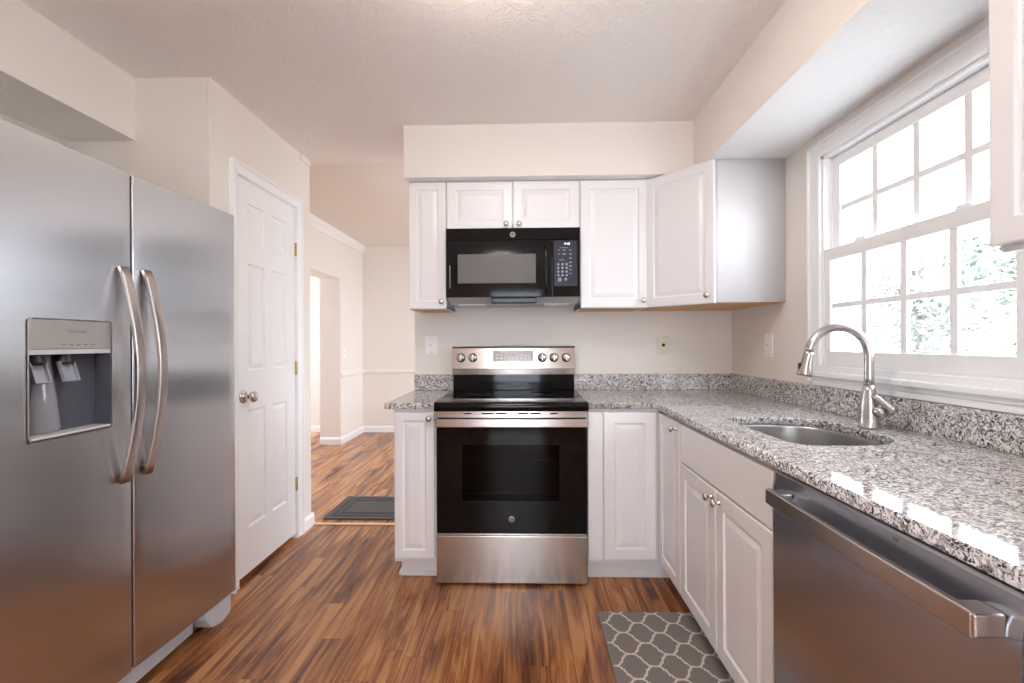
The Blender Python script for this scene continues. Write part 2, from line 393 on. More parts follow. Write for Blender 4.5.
# rear wall behind the camera, with an unseen glazed opening added for front fill
bm = bmesh.new()
box(bm, XL - .12, -.57, YR - .12, YR, 0, ZC); box(bm, .33, XW + .14, YR - .12, YR, 0, ZC); box(bm, -.57, .33, YR - .12, YR, 0, .1); box(bm, -.57, .33, YR - .12, YR, 2.1, ZC)
struct('wall_front', bm, M_wall)
win = bpy.data.objects.new('window_fill_rear', None); COL.objects.link(win); win.location = (-.12, YR - .06, .1); win['kind'] = 'structure'
bm = bmesh.new()
for x0, x1 in ((-.57, -.52), (.28, .33)): box(bm, x0, x1, YR - .09, YR - .03, .15, 2.05, .004)
for z0, z1 in ((.1, .15), (2.05, 2.1)): box(bm, -.57, .33, YR - .09, YR - .03, z0, z1, .004)
obj('window_frame', bm, M_trim, win)
obj('window_pane', mbox(-.52, .28, YR - .066, YR - .060, .15, 2.05), M_glass, win)

# soffits
bm = bmesh.new(); box(bm, -.668, XW, 2.541, YW, 2.1486, ZC, mi=0)
for f in bm.faces:
    if f.normal.z < -.5: f.material_index = 1
struct('soffit_back', bm, [M_wall, M_soff])
bm = bmesh.new(); box(bm, .944, XW, YR, 2.541, 2.1450, ZC)
bm.normal_update()
for f in bm.faces:
    if f.normal.z < -.5: f.material_index = 1
struct('soffit_right', bm, [M_wall, M_soff])
bm = bmesh.new(); box(bm, XL, -1.778, YR, YP0, 2.155, ZC)
bm.normal_update()
for f in bm.faces:
    if f.normal.z < -.5: f.material_index = 1
struct('soffit_left', bm, [M_wall, M_ceil])

# dining room beyond
DOY0, DOY1, DOZ = 3.5, 5.44, 2.005
bm = bmesh.new()
box(bm, XDL - .25, XDL, DOY1, YD, 0, ZD); box(bm, XDL - .25, XDL, YP1, DOY0, 0, ZD); box(bm, XDL - .25, XDL, DOY0, DOY1, DOZ, ZD)
struct('wall_dining_left', bm, M_dwall)
struct('wall_dining_back', mbox(-4.6, XDR + .12, YD, YD + .12, 0, ZD), M_dwall)
bm = bmesh.new()
box(bm, XDR, XDR + .12, 3.06, 3.6, 0, ZD); box(bm, XDR, XDR + .12, 5.6, YD, 0, ZD); box(bm, XDR, XDR + .12, 3.6, 5.6, 0, .65); box(bm, XDR, XDR + .12, 3.6, 5.6, 2.25, ZD)
struct('wall_dining_right', bm, M_dwall)
bm = bmesh.new(); box(bm, -4.6, XDL - .25, YP1 - .1, YP1, 0, ZD)
box(bm, -4.6, -4.48, YP1, 4.5, 0, ZD); box(bm, -4.6, -4.48, 5.6, YD, 0, ZD); box(bm, -4.6, -4.48, 4.5, 5.6, 0, .6); box(bm, -4.6, -4.48, 4.5, 5.6, 2.05, ZD)
struct('wall_side_room', bm, M_dwall)
win = bpy.data.objects.new('window_fill_dining', None); COL.objects.link(win); win.location = (XDR, 4.6, .65); win['kind'] = 'structure'  # unseen window, added to let daylight into the dining room
bm = bmesh.new()
for y in (3.6, 4.57, 5.54): box(bm, XDR + .02, XDR + .09, y, y + .06, .65, 2.25, .004)
for z in (.65, 1.42, 2.19): box(bm, XDR + .02, XDR + .09, 3.6, 5.6, z, z + .06, .004)
obj('window_frame', bm, M_trim, win)

def profile_run(name, pts2d, a, b, nrm, m):
    """extrude a moulding profile (outward, height) from a to b; nrm = outward direction"""
    a, b, n = Vector(a), Vector(b), Vector(nrm); bm = bmesh.new()
    r0 = [bm.verts.new(a + n * o + Vector((0, 0, h))) for o, h in pts2d]; r1 = [bm.verts.new(b + n * o + Vector((0, 0, h))) for o, h in pts2d]
    k = len(pts2d)
    for i in range(k): bm.faces.new((r0[i], r0[(i + 1) % k], r1[(i + 1) % k], r1[i]))
    bm.faces.new(r0); bm.faces.new(list(reversed(r1)))
    return struct(name, bm, m)
BASE = [(0, 0), (.016, 0), (.016, .062), (.011, .074), (.006, .082), (0, .084)]
CROWN = [(0, 0), (0, -.085), (.010, -.085), (.022, -.062), (.05, -.03), (.066, -.012), (.075, 0)]
RAIL = [(0, 0), (.012, .004), (.020, .022), (.020, .034), (.010, .044), (.008, .056), (0, .058)]
profile_run('baseboard_dining_back', BASE, (-4.48, YD, 0), (XDR, YD, 0), (0, -1, 0), M_trim)
profile_run('baseboard_dining_left', BASE, (XDL, DOY1, 0), (XDL, YD, 0), (1, 0, 0), M_trim)
profile_run('baseboard_jamb', BASE, (XDL + .016, DOY1, 0), (XDL - .25, DOY1, 0), (0, -1, 0), M_trim)
profile_run('trim_2', CROWN, (XDL, YD, ZD), (XDR, YD, ZD), (0, -1, 0), M_dwall)
profile_run('trim_3', CROWN, (XDL, YP1, ZD), (XDL, YD, ZD), (1, 0, 0), M_trim)
profile_run('trim_4', RAIL, (XDL, YD, .80), (XDR, YD, .80), (0, -1, 0), M_dwall)
profile_run('trim_5', RAIL, (XDL, DOY1, .80), (XDL, YD, .80), (1, 0, 0), M_dwall)
profile_run('baseboard_pantry', BASE, (XP, 2.90, 0), (XP, YP1 + .016, 0), (1, 0, 0), M_trim)
profile_run('baseboard_pantry_end', BASE, (XP, YP1, 0), (XP - .11, YP1, 0), (0, 1, 0), M_trim)
struct('trim_6', mbox(XP - .1, XE + .05, 3.018, 3.052, 0, .007, bev=.003), M_thr)
bm = mbox(XP, XP + .008, 2.895, 3.02, 2.40, 2.44, bev=.002)
struct('trim_7', bm, M_wall)

# ------------------------------------------------------------------ pantry door (structure)
def six_panel_door():
    d = bpy.data.objects.new('door_1', None); COL.objects.link(d); d.location = (XP, (DY0 + DY1) / 2, 0); d['kind'] = 'structure'
    # slab facing +X; local x runs along +Y, local y = up
    y0, y1, z0, z1 = DY0 + .004, DY1 - .004, .028, DZ1 - .004
    W, H = y1 - y0, z1 - z0; t = .035
    m = frame((XP - .040, y0, z0), (0, 1, 0), (1, 0, 0))
    xs = [0, .098, .252, .332, .488, W]; ys = [0, .235, .845, 1.05, 1.61, 1.715, 1.925, H]
    xs = [0, .100, .258, .330, .488, W]
    bm = bmesh.new()
    V = lambda x, y, z: bm.verts.new(m @ Vector((x, y, z)))
    g = [[V(x, y, t) for y in ys] for x in xs]
    for i in range(5):
        for j in range(7):
            q = (g[i][j], g[i + 1][j], g[i + 1][j + 1], g[i][j + 1])
            if i in (1, 3) and j in (1, 3, 5):
                x0_, x1_, y0_, y1_ = xs[i], xs[i + 1], ys[j], ys[j + 1]
                prev = list(q)
                for ins, dep in ((.006, t - .007), (.012, t - .008), (.032, t - .002), (.034, t - .0015)):
                    r = [V(x0_ + ins, y0_ + ins, dep), V(x1_ - ins, y0_ + ins, dep), V(x1_ - ins, y1_ - ins, dep), V(x0_ + ins, y1_ - ins, dep)]
                    for k in range(4): bm.faces.new((prev[k], prev[(k + 1) % 4], r[(k + 1) % 4], r[k]))
                    prev = r
                bm.faces.new(prev)
            else: bm.faces.new(q)
    b = [V(0, 0, 0), V(W, 0, 0), V(W, H, 0), V(0, H, 0)]
    bm.faces.new(list(reversed(b)))
    top = [g[i][7] for i in range(6)]; bot = [g[i][0] for i in range(6)]; lef = [g[0][j] for j in range(8)]; rig = [g[5][j] for j in range(8)]
    bm.faces.new([b[0], b[1]] + list(reversed(bot))); bm.faces.new([b[2], b[3]] + top)
    bm.faces.new([b[3], b[0]] + lef); bm.faces.new([b[1], b[2]] + list(reversed(rig)))
    obj('door_slab', bm, M_trim, d)
    bm = bmesh.new()
    km = frame((XP - .005, 2.292, .948), (0, 1, 0), (1, 0, 0))
    lathe(bm, [(.033, 0), (.033, .003), (.029, .006), (.013, .008), (.011, .032), (.017, .038), (.0265, .046), (.0285, .056), (.0255, .064), (.016, .069), (0, .070)], km, 28)
    obj('door_handle', bm, M_nickel, d)
    for z in (.295, 1.022, 1.765):
        bm = bmesh.new()
        lathe(bm, [(0, 0), (.003, .001), (.0055, .004), (.0055, .084), (.003, .087), (0, .088)], Matrix.Translation((XP + .004, DY1 + .002, z)), 12)
        box(bm, XP - .004, XP + .002, DY1 - .006, DY1 + .014, z + .002, z + .086, .0008)
        obj('hinge', bm, M_brass, d)
six_panel_door()
def casing_mesh(x, y0, y1, z1, wl, wr, wt, n, zb=0.0):
    """mitred, stepped moulding on three sides of an opening in the plane x"""
    prof = [(0.0, 0.0), (0.0, .010), (.08, .013), (.12, .013), (.16, .010), (.62, .014), (.74, .017), (.80, .022), (.95, .022), (1.0, .018), (1.0, 0.0)]
    bm = bmesh.new(); rings = []
    for o, c in prof:
        rings.append([bm.verts.new((x + n * c, a, b)) for a, b in ((y0 - wl * o, zb), (y0 - wl * o, z1 + wt * o), (y1 + wr * o, z1 + wt * o), (y1 + wr * o, zb))])
    for a, b in zip(rings, rings[1:]):
        for i in range(3): bm.faces.new((a[i], a[i + 1], b[i + 1], b[i]))
    bm.faces.new([q[0] for q in rings]); bm.faces.new([q[3] for q in rings])
    for i in range(3): bm.faces.new((rings[0][i], rings[0][i + 1], rings[-1][i + 1], rings[-1][i]))
    return bm
struct('trim_8', casing_mesh(XP, DY0, DY1, DZ1, .05, .066, .062, 1), M_trim)
bm = bmesh.new()
box(bm, XP - .11, XP + .001, DY0 - .001, DY0 + .003, 0, DZ1); box(bm, XP - .11, XP + .001, DY1 - .003, DY1 + .001, 0, DZ1); box(bm, XP - .11, XP + .001, DY0, DY1, DZ1 - .003, DZ1 + .001)
struct('trim_9', bm, M_trim)

# ------------------------------------------------------------------ sink window
win = bpy.data.objects.new('window_1', None); COL.objects.link(win); win.location = (XW + .03, 1.63, WZ0); win['kind'] = 'structure'
bm = bmesh.new()
box(bm, XW + .002, XW + .14, WY0, WY0 + .012, WZ0, WZ1); box(bm, XW + .002, XW + .14, WY1 - .012, WY1, WZ0, WZ1)
box(bm, XW + .002, XW + .14, WY0, WY1, WZ1 - .014, WZ1); box(bm, XW + .002, XW + .14, WY0, WY1, WZ0, WZ0 + .02)
box(bm, XW + .032, XW + .040, WY1 - .020, WY1 - .012, WZ0, WZ1); box(bm, XW + .032, XW + .040, WY0 + .012, WY0 + .020, WZ0, WZ1)
obj('window_frame', bm, M_trim, win)
def sash(name, xc, y0, y1, z0, z1, gy0, gy1, gz0, gz1, t=.026):
    bm = bmesh.new()
    box(bm, xc - t / 2, xc + t / 2, y0, gy0, z0, z1, .003); box(bm, xc - t / 2, xc + t / 2, gy1, y1, z0, z1, .003)
    box(bm, xc - t / 2, xc + t / 2, gy0 - .004, gy1 + .004, z0, gz0, .003); box(bm, xc - t / 2, xc + t / 2, gy0 - .004, gy1 + .004, gz1, z1, .003)
    s = obj(name, bm, M_trim, win)
    bm = bmesh.new()
    for i in (1, 2, 3):
        y = gy0 + (gy1 - gy0) * i / 4; box(bm, xc - .006, xc + .006, y - .0135, y + .0135, gz0 - .002, gz1 + .002, .002)
    z = (gz0 + gz1) / 2; box(bm, xc - .0055, xc + .0055, gy0 - .002, gy1 + .002, z - .0115, z + .0115, .002)
    obj('muntins', bm, M_trim, s)
    obj('window_pane', mbox(xc - .002, xc + .002, gy0 - .003, gy1 + .003, gz0 - .003, gz1 + .003), M_glass, s)
    return s
sash('upper_sash', 1.378, WY0 + .012, WY1 - .012, 1.585, WZ1 - .016, 1.25, 1.997, 1.612, 1.977)
lo = sash('lower_sash', 1.347, WY0 + .012, WY1 - .012, WZ0 + .020, 1.622, 1.268, 2.015, 1.176, 1.568)
for y in (1.42, 1.85):
    bm = bmesh.new(); box(bm, 1.340, 1.372, y - .03, y + .03, 1.622, 1.630, .003); box(bm, 1.345, 1.362, y - .018, y + .030, 1.630, 1.638, .003)
    obj('sash_lock', bm, M_trim, lo)
# stool, apron and picture-frame casing
cw = .078
bm = casing_mesh(XW, WY0, WY1, WZ1, cw, cw, .062, -1, 1.04)
struct('trim_10', bm, M_trim)
bm = bmesh.new()
box(bm, XW - .014, XW + .03, WY0 - cw, WY1 + cw, 1.085, 1.110, .003)
box(bm, XW - .034, XW, WY0 - cw - .02, WY1 + cw - .02, 1.062, 1.0855, .005)
box(bm, XW - .020, XW, WY0 - cw - .01, WY1 + cw - .03, 1.045, 1.062, .003)
box(bm, XW - .014, XW, WY0 - cw - .01, WY1 + cw - .03, 1.021, 1.045, .003)
struct('trim_11', bm, M_trim)

# ------------------------------------------------------------------ wall cabinets
ZU0, ZU1 = 1.414, 2.148
def wall_cabinet(label, x0, x1, z0, z1, doors, knobs, inset=.05):
    t = thing('wall_cabinet', label, 'cabinet', ((x0 + x1) / 2, YW, z0), 'white raised-panel wall cabinets')
    bm = bmesh.new(); box(bm, x0, x1, 2.625, YW - .001, z0 + .006, z1, .001)
    for a, b in ((x0, x0 + .016), (x1 - .016, x1)): box(bm, a, b, 2.625, YW - .001, z0, z0 + .02)
    box(bm, x0, x1, 2.625, 2.643, z0, z0 + .03)
    obj('carcass', bm, M_cab, t)
    obj('bottom_panel', mbox(x0 + .0165, x1 - .0165, 2.644, YW - .002, z0 + .001, z0 + .0055), M_maple, t)
    for (a, b), k in zip(doors, knobs):
        cab_door(t, (a, 2.6245, z0 + .001), (1, 0, 0), (0, -1, 0), b - a, z1 - z0 - .004, knob=k, inset=inset)
wall_cabinet('narrow white wall cabinet left of the microwave, single tall door', -.660, -.442, ZU0, ZU1, [(-.656, -.444)], [(.187, .040)], .043)
wall_cabinet('short wide white wall cabinet with two doors directly above the microwave', -.441, .323, 1.866, ZU1, [(-.437, -.061), (-.056, .319)], [(.340, .028), (.034, .028)])
wall_cabinet('white single-door wall cabinet between the microwave and the angled corner cabinet', .324, .713, ZU0, ZU1, [(.328, .710)], [(.350, .040)])

t = thing('corner_cabinet', 'diagonal white corner wall cabinet with one angled door and blank side panel', 'cabinet', (1.08, 2.7, ZU0))
pent = [(.714, YW - .001), (.714, 2.632), (.736, 2.612), (.972, 2.352), (.995, 2.338), (XW - .001, 2.338), (XW - .001, YW - .001)]
pent2 = [(.735, YW - .02), (.735, 2.645), (.985, 2.36), (XW - .02, 2.36), (XW - .02, YW - .02)]
obj('carcass', prism(pent, [], ZU0 + .006, ZU1 - .004), M_cab, t)
obj('bottom_panel', prism(pent2, [], ZU0 + .001, ZU0 + .006), M_maple, t)
a_, b_ = Vector((.712, 2.626, ZU0 + .001)), Vector((.979, 2.334, ZU0 + .001))
dv = (b_ - a_); nv = Vector((dv.y, -dv.x, 0)).normalized()
if nv.y > 0: nv = -nv
a_ = a_ + nv * .002
cab_door(t, a_, dv, nv, dv.length, ZU1 - ZU0 - .008, knob=(dv.length - .032, .040))

t = thing('wall_cabinet', 'white wall cabinet on the window wall, nearest the camera above the dishwasher', 'cabinet', (XW, .5, ZU0), 'white raised-panel wall cabinets')
bm = bmesh.new(); box(bm, .998, XW - .001, -.02, .979, ZU0 - .002, ZU1 - .004, .001)
obj('carcass', bm, M_cab, t)
bm = bmesh.new(); box(bm, 1.0, 1.02, -.02, .977, ZU0 - .012, ZU0 - .002, .001)
obj('light_rail', bm, M_cab, t)
obj('bottom_panel', mbox(1.021, XW - .002, .0, .965, ZU0 - .006, ZU0 - .0025), M_maple, t)
for y in (.982, .523):
    cab_door(t, (.997, y, ZU0 + .001), (0, -1, 0), (-1, 0, 0), .455, ZU1 - ZU0 - .008, knob=(.42, .04) if y > .9 else (.035, .04))

# ------------------------------------------------------------------ base cabinets
def board_carcass(x0, x1, y0, y1, z0=.10, z1=.882, open_face='y'):
    bm = bmesh.new(); k = .016
    if open_face == 'y':      # front faces -Y
        box(bm, x0, x0 + k, y0, y1, z0, z1); box(bm, x1 - k, x1, y0, y1, z0, z1)
        box(bm, x0 + k, x1 - k, y0, y0 + .018, z0, z1)
        box(bm, x0 + k, x1 - k, y1 - k, y1, z0, z1)
    else:
        box(bm, x0, x1, y0, y0 + k, z0, z1); box(bm, x0, x1, y1 - k, y1, z0, z1)
        box(bm, x0, x0 + .018, y0 + k, y1 - k, z0, z1); box(bm, x1 - k, x1, y0 + k, y1 - k, z0, z1)
    box(bm, x0 + k, x1 - k, y0 + k, y1 - k, z0, z0 + k)
    return bm
YB = 2.321       # carcass front of the back run (doors stand 19 mm proud)
t = thing('base_cabinet', 'narrow white base cabinet left of the range, under the short granite piece', 'cabinet', (-.555, YW, 0), 'white raised-panel base cabinets')
obj('carcass', board_carcass(-.664, -.449, YB, YW - .001), M_cab, t)
bm = mbox(-.645, -.4495, YB + .06, YW - .002, 0, .0995); box(bm, -.658, -.4495, YB + .048, YB + .060, 0, .022, .004); box(bm, -.658, -.645, YB + .06, YW - .002, 0, .022, .004)
obj('toe_kick', bm, M_cab, t)
cab_door(t, (-.661, YB - .0005, .122), (1, 0, 0), (0, -1, 0), .206, .745, knob=(.180, .715), inset=.043)

t = thing('base_cabinet', 'white blind-corner base cabinet right of the range, plain filler strip and one door', 'cabinet', (.5, YW, 0), 'white raised-panel base cabinets')
obj('carcass', board_carcass(.322, .690, YB, YW - .001), M_cab, t)
bm = bmesh.new(); box(bm, .3225, .392, YB - .019, YB - .0005, .122, .867, .0015); box(bm, .393, .399, YB - .012, YB - .0005, .122, .867)
obj('filler_strip', bm, M_cab, t)
bm = mbox(.326, .745, YB + .06, YW - .002, 0, .0995); box(bm, .326, .752, YB + .048, YB + .060, 0, .03, .004)
obj('toe_kick', bm, M_cab, t)
cab_door(t, (.401, YB - .0005, .122), (1, 0, 0), (0, -1, 0), .262, .745, inset=.055)

XB = .692       # carcass front of the right run
t = thing('base_cabinet', 'narrow white base cabinet in the inside corner under the window-side counter, one knob', 'cabinet', (XW, 2.14, 0), 'white raised-panel base cabinets')
obj('carcass', board_carcass(XB, XW - .001, 1.986, YB - .021, open_face='x'), M_cab, t)
obj('toe_kick', mbox(XB + .07, XW - .002, 1.987, YB + .045, 0, .0995), M_cab, t)
cab_door(t, (XB - .0005, YB - .024, .122), (0, -1, 0), (-1, 0, 0), .305, .745, knob=(.268, .712), inset=.05)

t = thing('sink_base_cabinet', 'white sink base cabinet with plain drawer front over two knobbed doors', 'cabinet', (XW, 1.61, 0))
obj('carcass', board_carcass(XB, XW - .001, 1.248, 1.985, open_face='x'), M_cab, t)
obj('toe_kick', mbox(XB + .07, XW - .002, 1.249, 1.984, 0, .0995), M_cab, t)
obj('drawer_front', mbox(XB - .0195, XB - .0005, 1.252, 1.982, .706, .867, bev=.003), M_cab, t)
cab_door(t, (XB - .0005, 1.982, .122), (0, -1, 0), (-1, 0, 0), .3625, .576, knob=(.332, .541), inset=.055)
cab_door(t, (XB - .0005, 1.6145, .122), (0, -1, 0), (-1, 0, 0), .3625, .576, knob=(.030, .541), inset=.055)

t = thing('base_cabinet', 'white base cabinet on the near side of the dishwasher', 'cabinet', (XW, .2, 0), 'white raised-panel base cabinets')
obj('carcass', board_carcass(XB, XW - .001, -.40, .618, open_face='x'), M_cab, t)
obj('toe_kick', mbox(XB + .07, XW - .002, -.40, .617, 0, .0995), M_cab, t)
for y in (.612, .105): cab_door(t, (XB - .0005, y, .122), (0, -1, 0), (-1, 0, 0), .50, .745, knob=(.46, .70) if y > .5 else (.04, .70))

# ------------------------------------------------------------------ granite counters
XC, YC = .663, 2.289
sink_o = []
def rounded(pts, n=8):
    """pts: (x, y, radius) polygon, corners rounded"""
    out = []; k = len(pts)
    for i, (x, y, r) in enumerate(pts):
        p = Vector((x, y)); a = (Vector(pts[i - 1][:2]) - p).normalized(); b = (Vector(pts[(i + 1) % k][:2]) - p).normalized()
        ang = a.angle(b); d = r / math.tan(ang / 2); c = p + (a + b).normalized() * (r / math.sin(ang / 2))
        s, e = p + a * d - c, p + b * d - c
        a0 = math.atan2(s.y, s.x); da = (math.atan2(e.y, e.x) - a0 + PI) % (2 * PI) - PI
        for j in range(n + 1): out.append((c.x + r * math.cos(a0 + da * j / n), c.y + r * math.sin(a0 + da * j / n)))
    return out
sink_o = rounded([(.800, 1.355, .07), (1.165, 1.355, .17), (1.165, 1.862, .17), (.800, 1.862, .07)], 10)
Lout = [(.3215, YW - .001), (.3215, YC), (XC, YC), (XC, -.42), (XW - .001, -.42), (XW - .001, YW - .001)]
c = obj('countertop', prism(Lout, [sink_o], .884, .914, .003), M_gran)
c['label'] = 'long L-shaped speckled granite countertop with an undermount sink cutout below the window'; c['category'] = 'countertop'
c = obj('countertop', mbox(XE + .0, -.4475, YC, YW - .001, .884, .914, bev=.003), M_gran)
c['label'] = 'short speckled granite countertop piece on the left side of the range'; c['category'] = 'countertop'
c = obj('backsplash', mbox(.3215, XW - .0005, YW - .021, YW - .001, .9145, 1.0155, bev=.002), M_gran)
c['label'] = 'low granite backsplash strip on the back wall right of the range'; c['category'] = 'backsplash'
c = obj('backsplash', mbox(XE + .001, -.4475, YW - .021, YW - .001, .9145, 1.0155, bev=.002), M_gran)
c['label'] = 'short granite backsplash strip left of the range under the white switch'; c['category'] = 'backsplash'
c = obj('backsplash', mbox(XW - .021, XW - .001, -.42, YW - .0215, .9145, 1.0195, bev=.002), M_gran)
c['label'] = 'long granite backsplash strip along the wall under the window'; c['category'] = 'backsplash'

# sink
t = thing('kitchen_sink', 'undermount stainless steel D-shaped sink set in the granite under the window', 'sink', (.98, 1.617, .70))
bm = bmesh.new(); cxs, cys = .985, 1.617
def loop(k, z): return [bm.verts.new((cxs + (x - cxs) * k, cys + (y - cys) * k, z)) for x, y in sink_o]
prof = [(1.06, .8825), (1.015, .8825), (1.012, .875), (.985, .76), (.965, .725), (.92, .703), (.85, .698), (.15, .690)]
rs = [loop(k, z) for k, z in prof]; n = len(sink_o)
for a, b in zip(rs, rs[1:]):
    for i in range(n): bm.faces.new((a[i], a[(i + 1) % n], b[(i + 1) % n], b[i])).smooth = True
bm.faces.new(rs[-1])
o = obj('bowl', bm, M_sink, t); sm = o.modifiers.new('thickness', 'SOLIDIFY'); sm.thickness = .0012; sm.offset = 0
bm = bmesh.new(); lathe(bm, [(.045, 0), (.045, .003), (.036, .004), (.030, -.001), (0, -.001)], Matrix.Translation((cxs + .02, cys, .692)), 28)
obj('drain', bm, M_nickel, t)

# faucet
FX, FY = 1.213, 1.630
t = thing('faucet', 'brushed steel gooseneck pull-down kitchen faucet behind the sink', 'faucet', (FX, FY, .914))
bm = bmesh.new()
lathe(bm, [(.034, 0), (.034, .005), (.0315, .009), (.0305, .04), (.0285, .075), (.0240, .105), (.0195, .130), (.0170, .150), (0, .150)], Matrix.Translation((FX, FY, .9145)), 32)
obj('body', bm, M_faucet, t)
sd = Vector((-.975, .22, 0)).normalized(); R = .094
pts = [Vector((FX, FY, 1.055)), Vector((FX, FY, 1.09)), Vector((FX, FY, 1.13)), Vector((FX, FY, 1.165))]
for i in range(1, 25):
    a = PI * i / 24 * .955; pts.append(Vector((FX, FY, 1.165)) + sd * (R - R * math.cos(a)) + Vector((0, 0, R * math.sin(a) * 1.10)))
bm = bmesh.new(); side = sd.cross(Vector((0, 0, 1)))
sweep(bm, pts, circ(.0145, 20), up=side, scales=[1.12, 1.06, 1.02] + [1] * (len(pts) - 3))
o = obj('spout', bm, M_faucet, t)
e = pts[-1]; dr = (pts[-1] - pts[-2]).normalized()
bm = bmesh.new(); hm = frame(e - dr * .002, side, dr)
lathe(bm, [(.0135, 0), (.0165, .002), (.0165, .010), (.0172, .03), (.0215, .058), (.0250, .080), (.0250, .087), (.021, .090), (0, .090)], hm, 28)
o = obj('spray_head', bm, M_faucet, t)
bm = bmesh.new(); q = e + dr * .060 + sd * .0195
bmx = frame(q, side, sd); box(bm, -.007, .007, -.020, .020, -.003, .004, .0025)
for v in bm.verts: v.co = bmx @ v.co
obj('spray_button', bm, M_blackm, o)
bm = bmesh.new(); hd = Vector((.30, -.95, 0)).normalized()
hb = Vector((FX, FY, .975))
lathe(bm, [(.0195, .012), (.0205, .040), (.0195, .050), (.013, .056), (0, .057)], frame(hb, (0, 0, 1), hd), 24)
o = obj('handle_hub', bm, M_faucet, t)
bm = bmesh.new()
sweep(bm, [Vector((FX - .006, FY - .026, 1.032)), Vector((FX + .002, FY - .036, 1.022)), Vector((FX + .014, FY - .050, 1.004)), Vector((FX + .028, FY - .066, .988)), Vector((FX + .036, FY - .074, .982))], rrect(.026, .020, .008), scales=[.7, .95, 1.05, 1.1, .8])
obj('lever', bm, M_faucet, o)

# ------------------------------------------------------------------ dishwasher
t = thing('dishwasher', 'dark stainless dishwasher with a bar handle under the granite counter', 'dishwasher', (XW, .93, 0))
D0, D1 = .624, 1.242
obj('tub', mbox(.70, XW - .003, D0 + .003, D1 - .003, .10, .878), M_blackm, t)
bm = bmesh.new()
# door skin profile in X-Z, recessed pocket above the handle
prof = [(.698, .115), (.672, .115), (.667, .120), (.666, .79), (.668, .825), (.6745, .850), (.674, .868), (.678, .874), (.698, .874)]
r0 = [bm.verts.new((x, D0 + .004, z)) for x, z in prof]; r1 = [bm.verts.new((x, D1 - .006, z)) for x, z in prof]
for i in range(len(prof)): bm.faces.new((r0[i], r0[(i + 1) % len(prof)], r1[(i + 1) % len(prof)], r1[i]))
bm.faces.new(r0); bm.faces.new(list(reversed(r1)))
dr_ = obj('door', bm, M_steel_dw, t); smooth_by_angle(dr_, 25)
bm = bmesh.new()
bp = []
for i in range(13):
    u = i / 12; bp.append((.628 - .004 * math.sin(PI * u), .652 + (1.188 - .652) * u, .822))
sweep(bm, bp, rrect(.014, .038, .003), smooth=False)
for y in (.648, 1.150): box(bm, .624, .668, y, y + .040, .805, .838, .003)
h_ = obj('handle', bm, M_handle, dr_)
obj('kick_plate', mbox(.745, .76, D0 + .003, D1 - .003, .005, .112, bev=.002), M_blackm, t)
bm = text_bm('GE', .011, frame((.6735, .845, .858), (0, -1, 0), (-1, 0, .0)), .0003)
obj('badge', bm, M_badged, dr_)

# ------------------------------------------------------------------ range
RX0, RX1 = -.443, .3145; RXC = (RX0 + RX1) / 2
t = thing('range', 'freestanding electric range with black oven door and stainless control backguard', 'range', (RXC, 2.6, 0))
obj('body', mbox(RX0 + .003, RX1 - .003, 2.315, 2.925, .02, .896, bev=.003), M_blackm, t)
# cooktop slab with a rounded front lip
bm = bmesh.new()
prof = [(2.90, .897), (2.90, .921), (2.27, .924), (2.252, .922), (2.243, .915), (2.240, .903), (2.243, .886), (2.252, .878), (2.30, .878), (2.30, .897)]
r0 = [bm.verts.new((RX0 - .003, y, z)) for y, z in prof]; r1 = [bm.verts.new((RX1 + .003, y, z)) for y, z in prof]
for i in range(len(prof)): bm.faces.new((r0[i], r0[(i + 1) % len(prof)], r1[(i + 1) % len(prof)], r1[i]))
bm.faces.new(r0); bm.faces.new(list(reversed(r1)))
ck = obj('cooktop', bm, M_glassblk, t); smooth_by_angle(ck, 40)
ringm = mat('burner_ring_print', (.06, .06, .065, 1), .25, bump=.01)
for x, y, r in ((-.25, 2.42, .11), (.12, 2.42, .095), (-.25, 2.68, .075), (.12, 2.68, .09)):
    bm = bmesh.new()
    lathe(bm, [(r - .0025, 0), (r - .0025, .0006), (r, .0006), (r, 0)], Matrix.Translation((x, y, .9240 - (y - 2.27) * .0048)), 40)
    obj('burner_ring', bm, ringm, ck)
# stainless vent trim with slots
bm = bmesh.new()
slots = [(-.293, -.258), (-.208, -.158), (-.143, -.094), (-.034, .016), (.026, .080), (.130, .164)]
slots = [(-.268 - .03, -.262), (-.210, -.150), (-.140, -.085), (-.030, .022), (.032, .084), (.132, .168)]
box(bm, RX0, RX1, 2.272, 2.314, .842, .862, .002)
xs_ = [RX0] + [v for s in slots for v in s] + [RX1]
for i in range(0, len(xs_), 2): box(bm, xs_[i], xs_[i + 1], 2.272, 2.314, .862, .868)
box(bm, RX0, RX1, 2.272, 2.314, .868, .8765, .001)
obj('vent_trim', bm, M_steel_h, t)
obj('vent_shadow_gap', mbox(RX0 + .01, RX1 - .01, 2.300, 2.3145, .861, .869), M_blackm, t).name = 'vent_shade_strip'  # black strip standing in for the shadow inside the vent slots
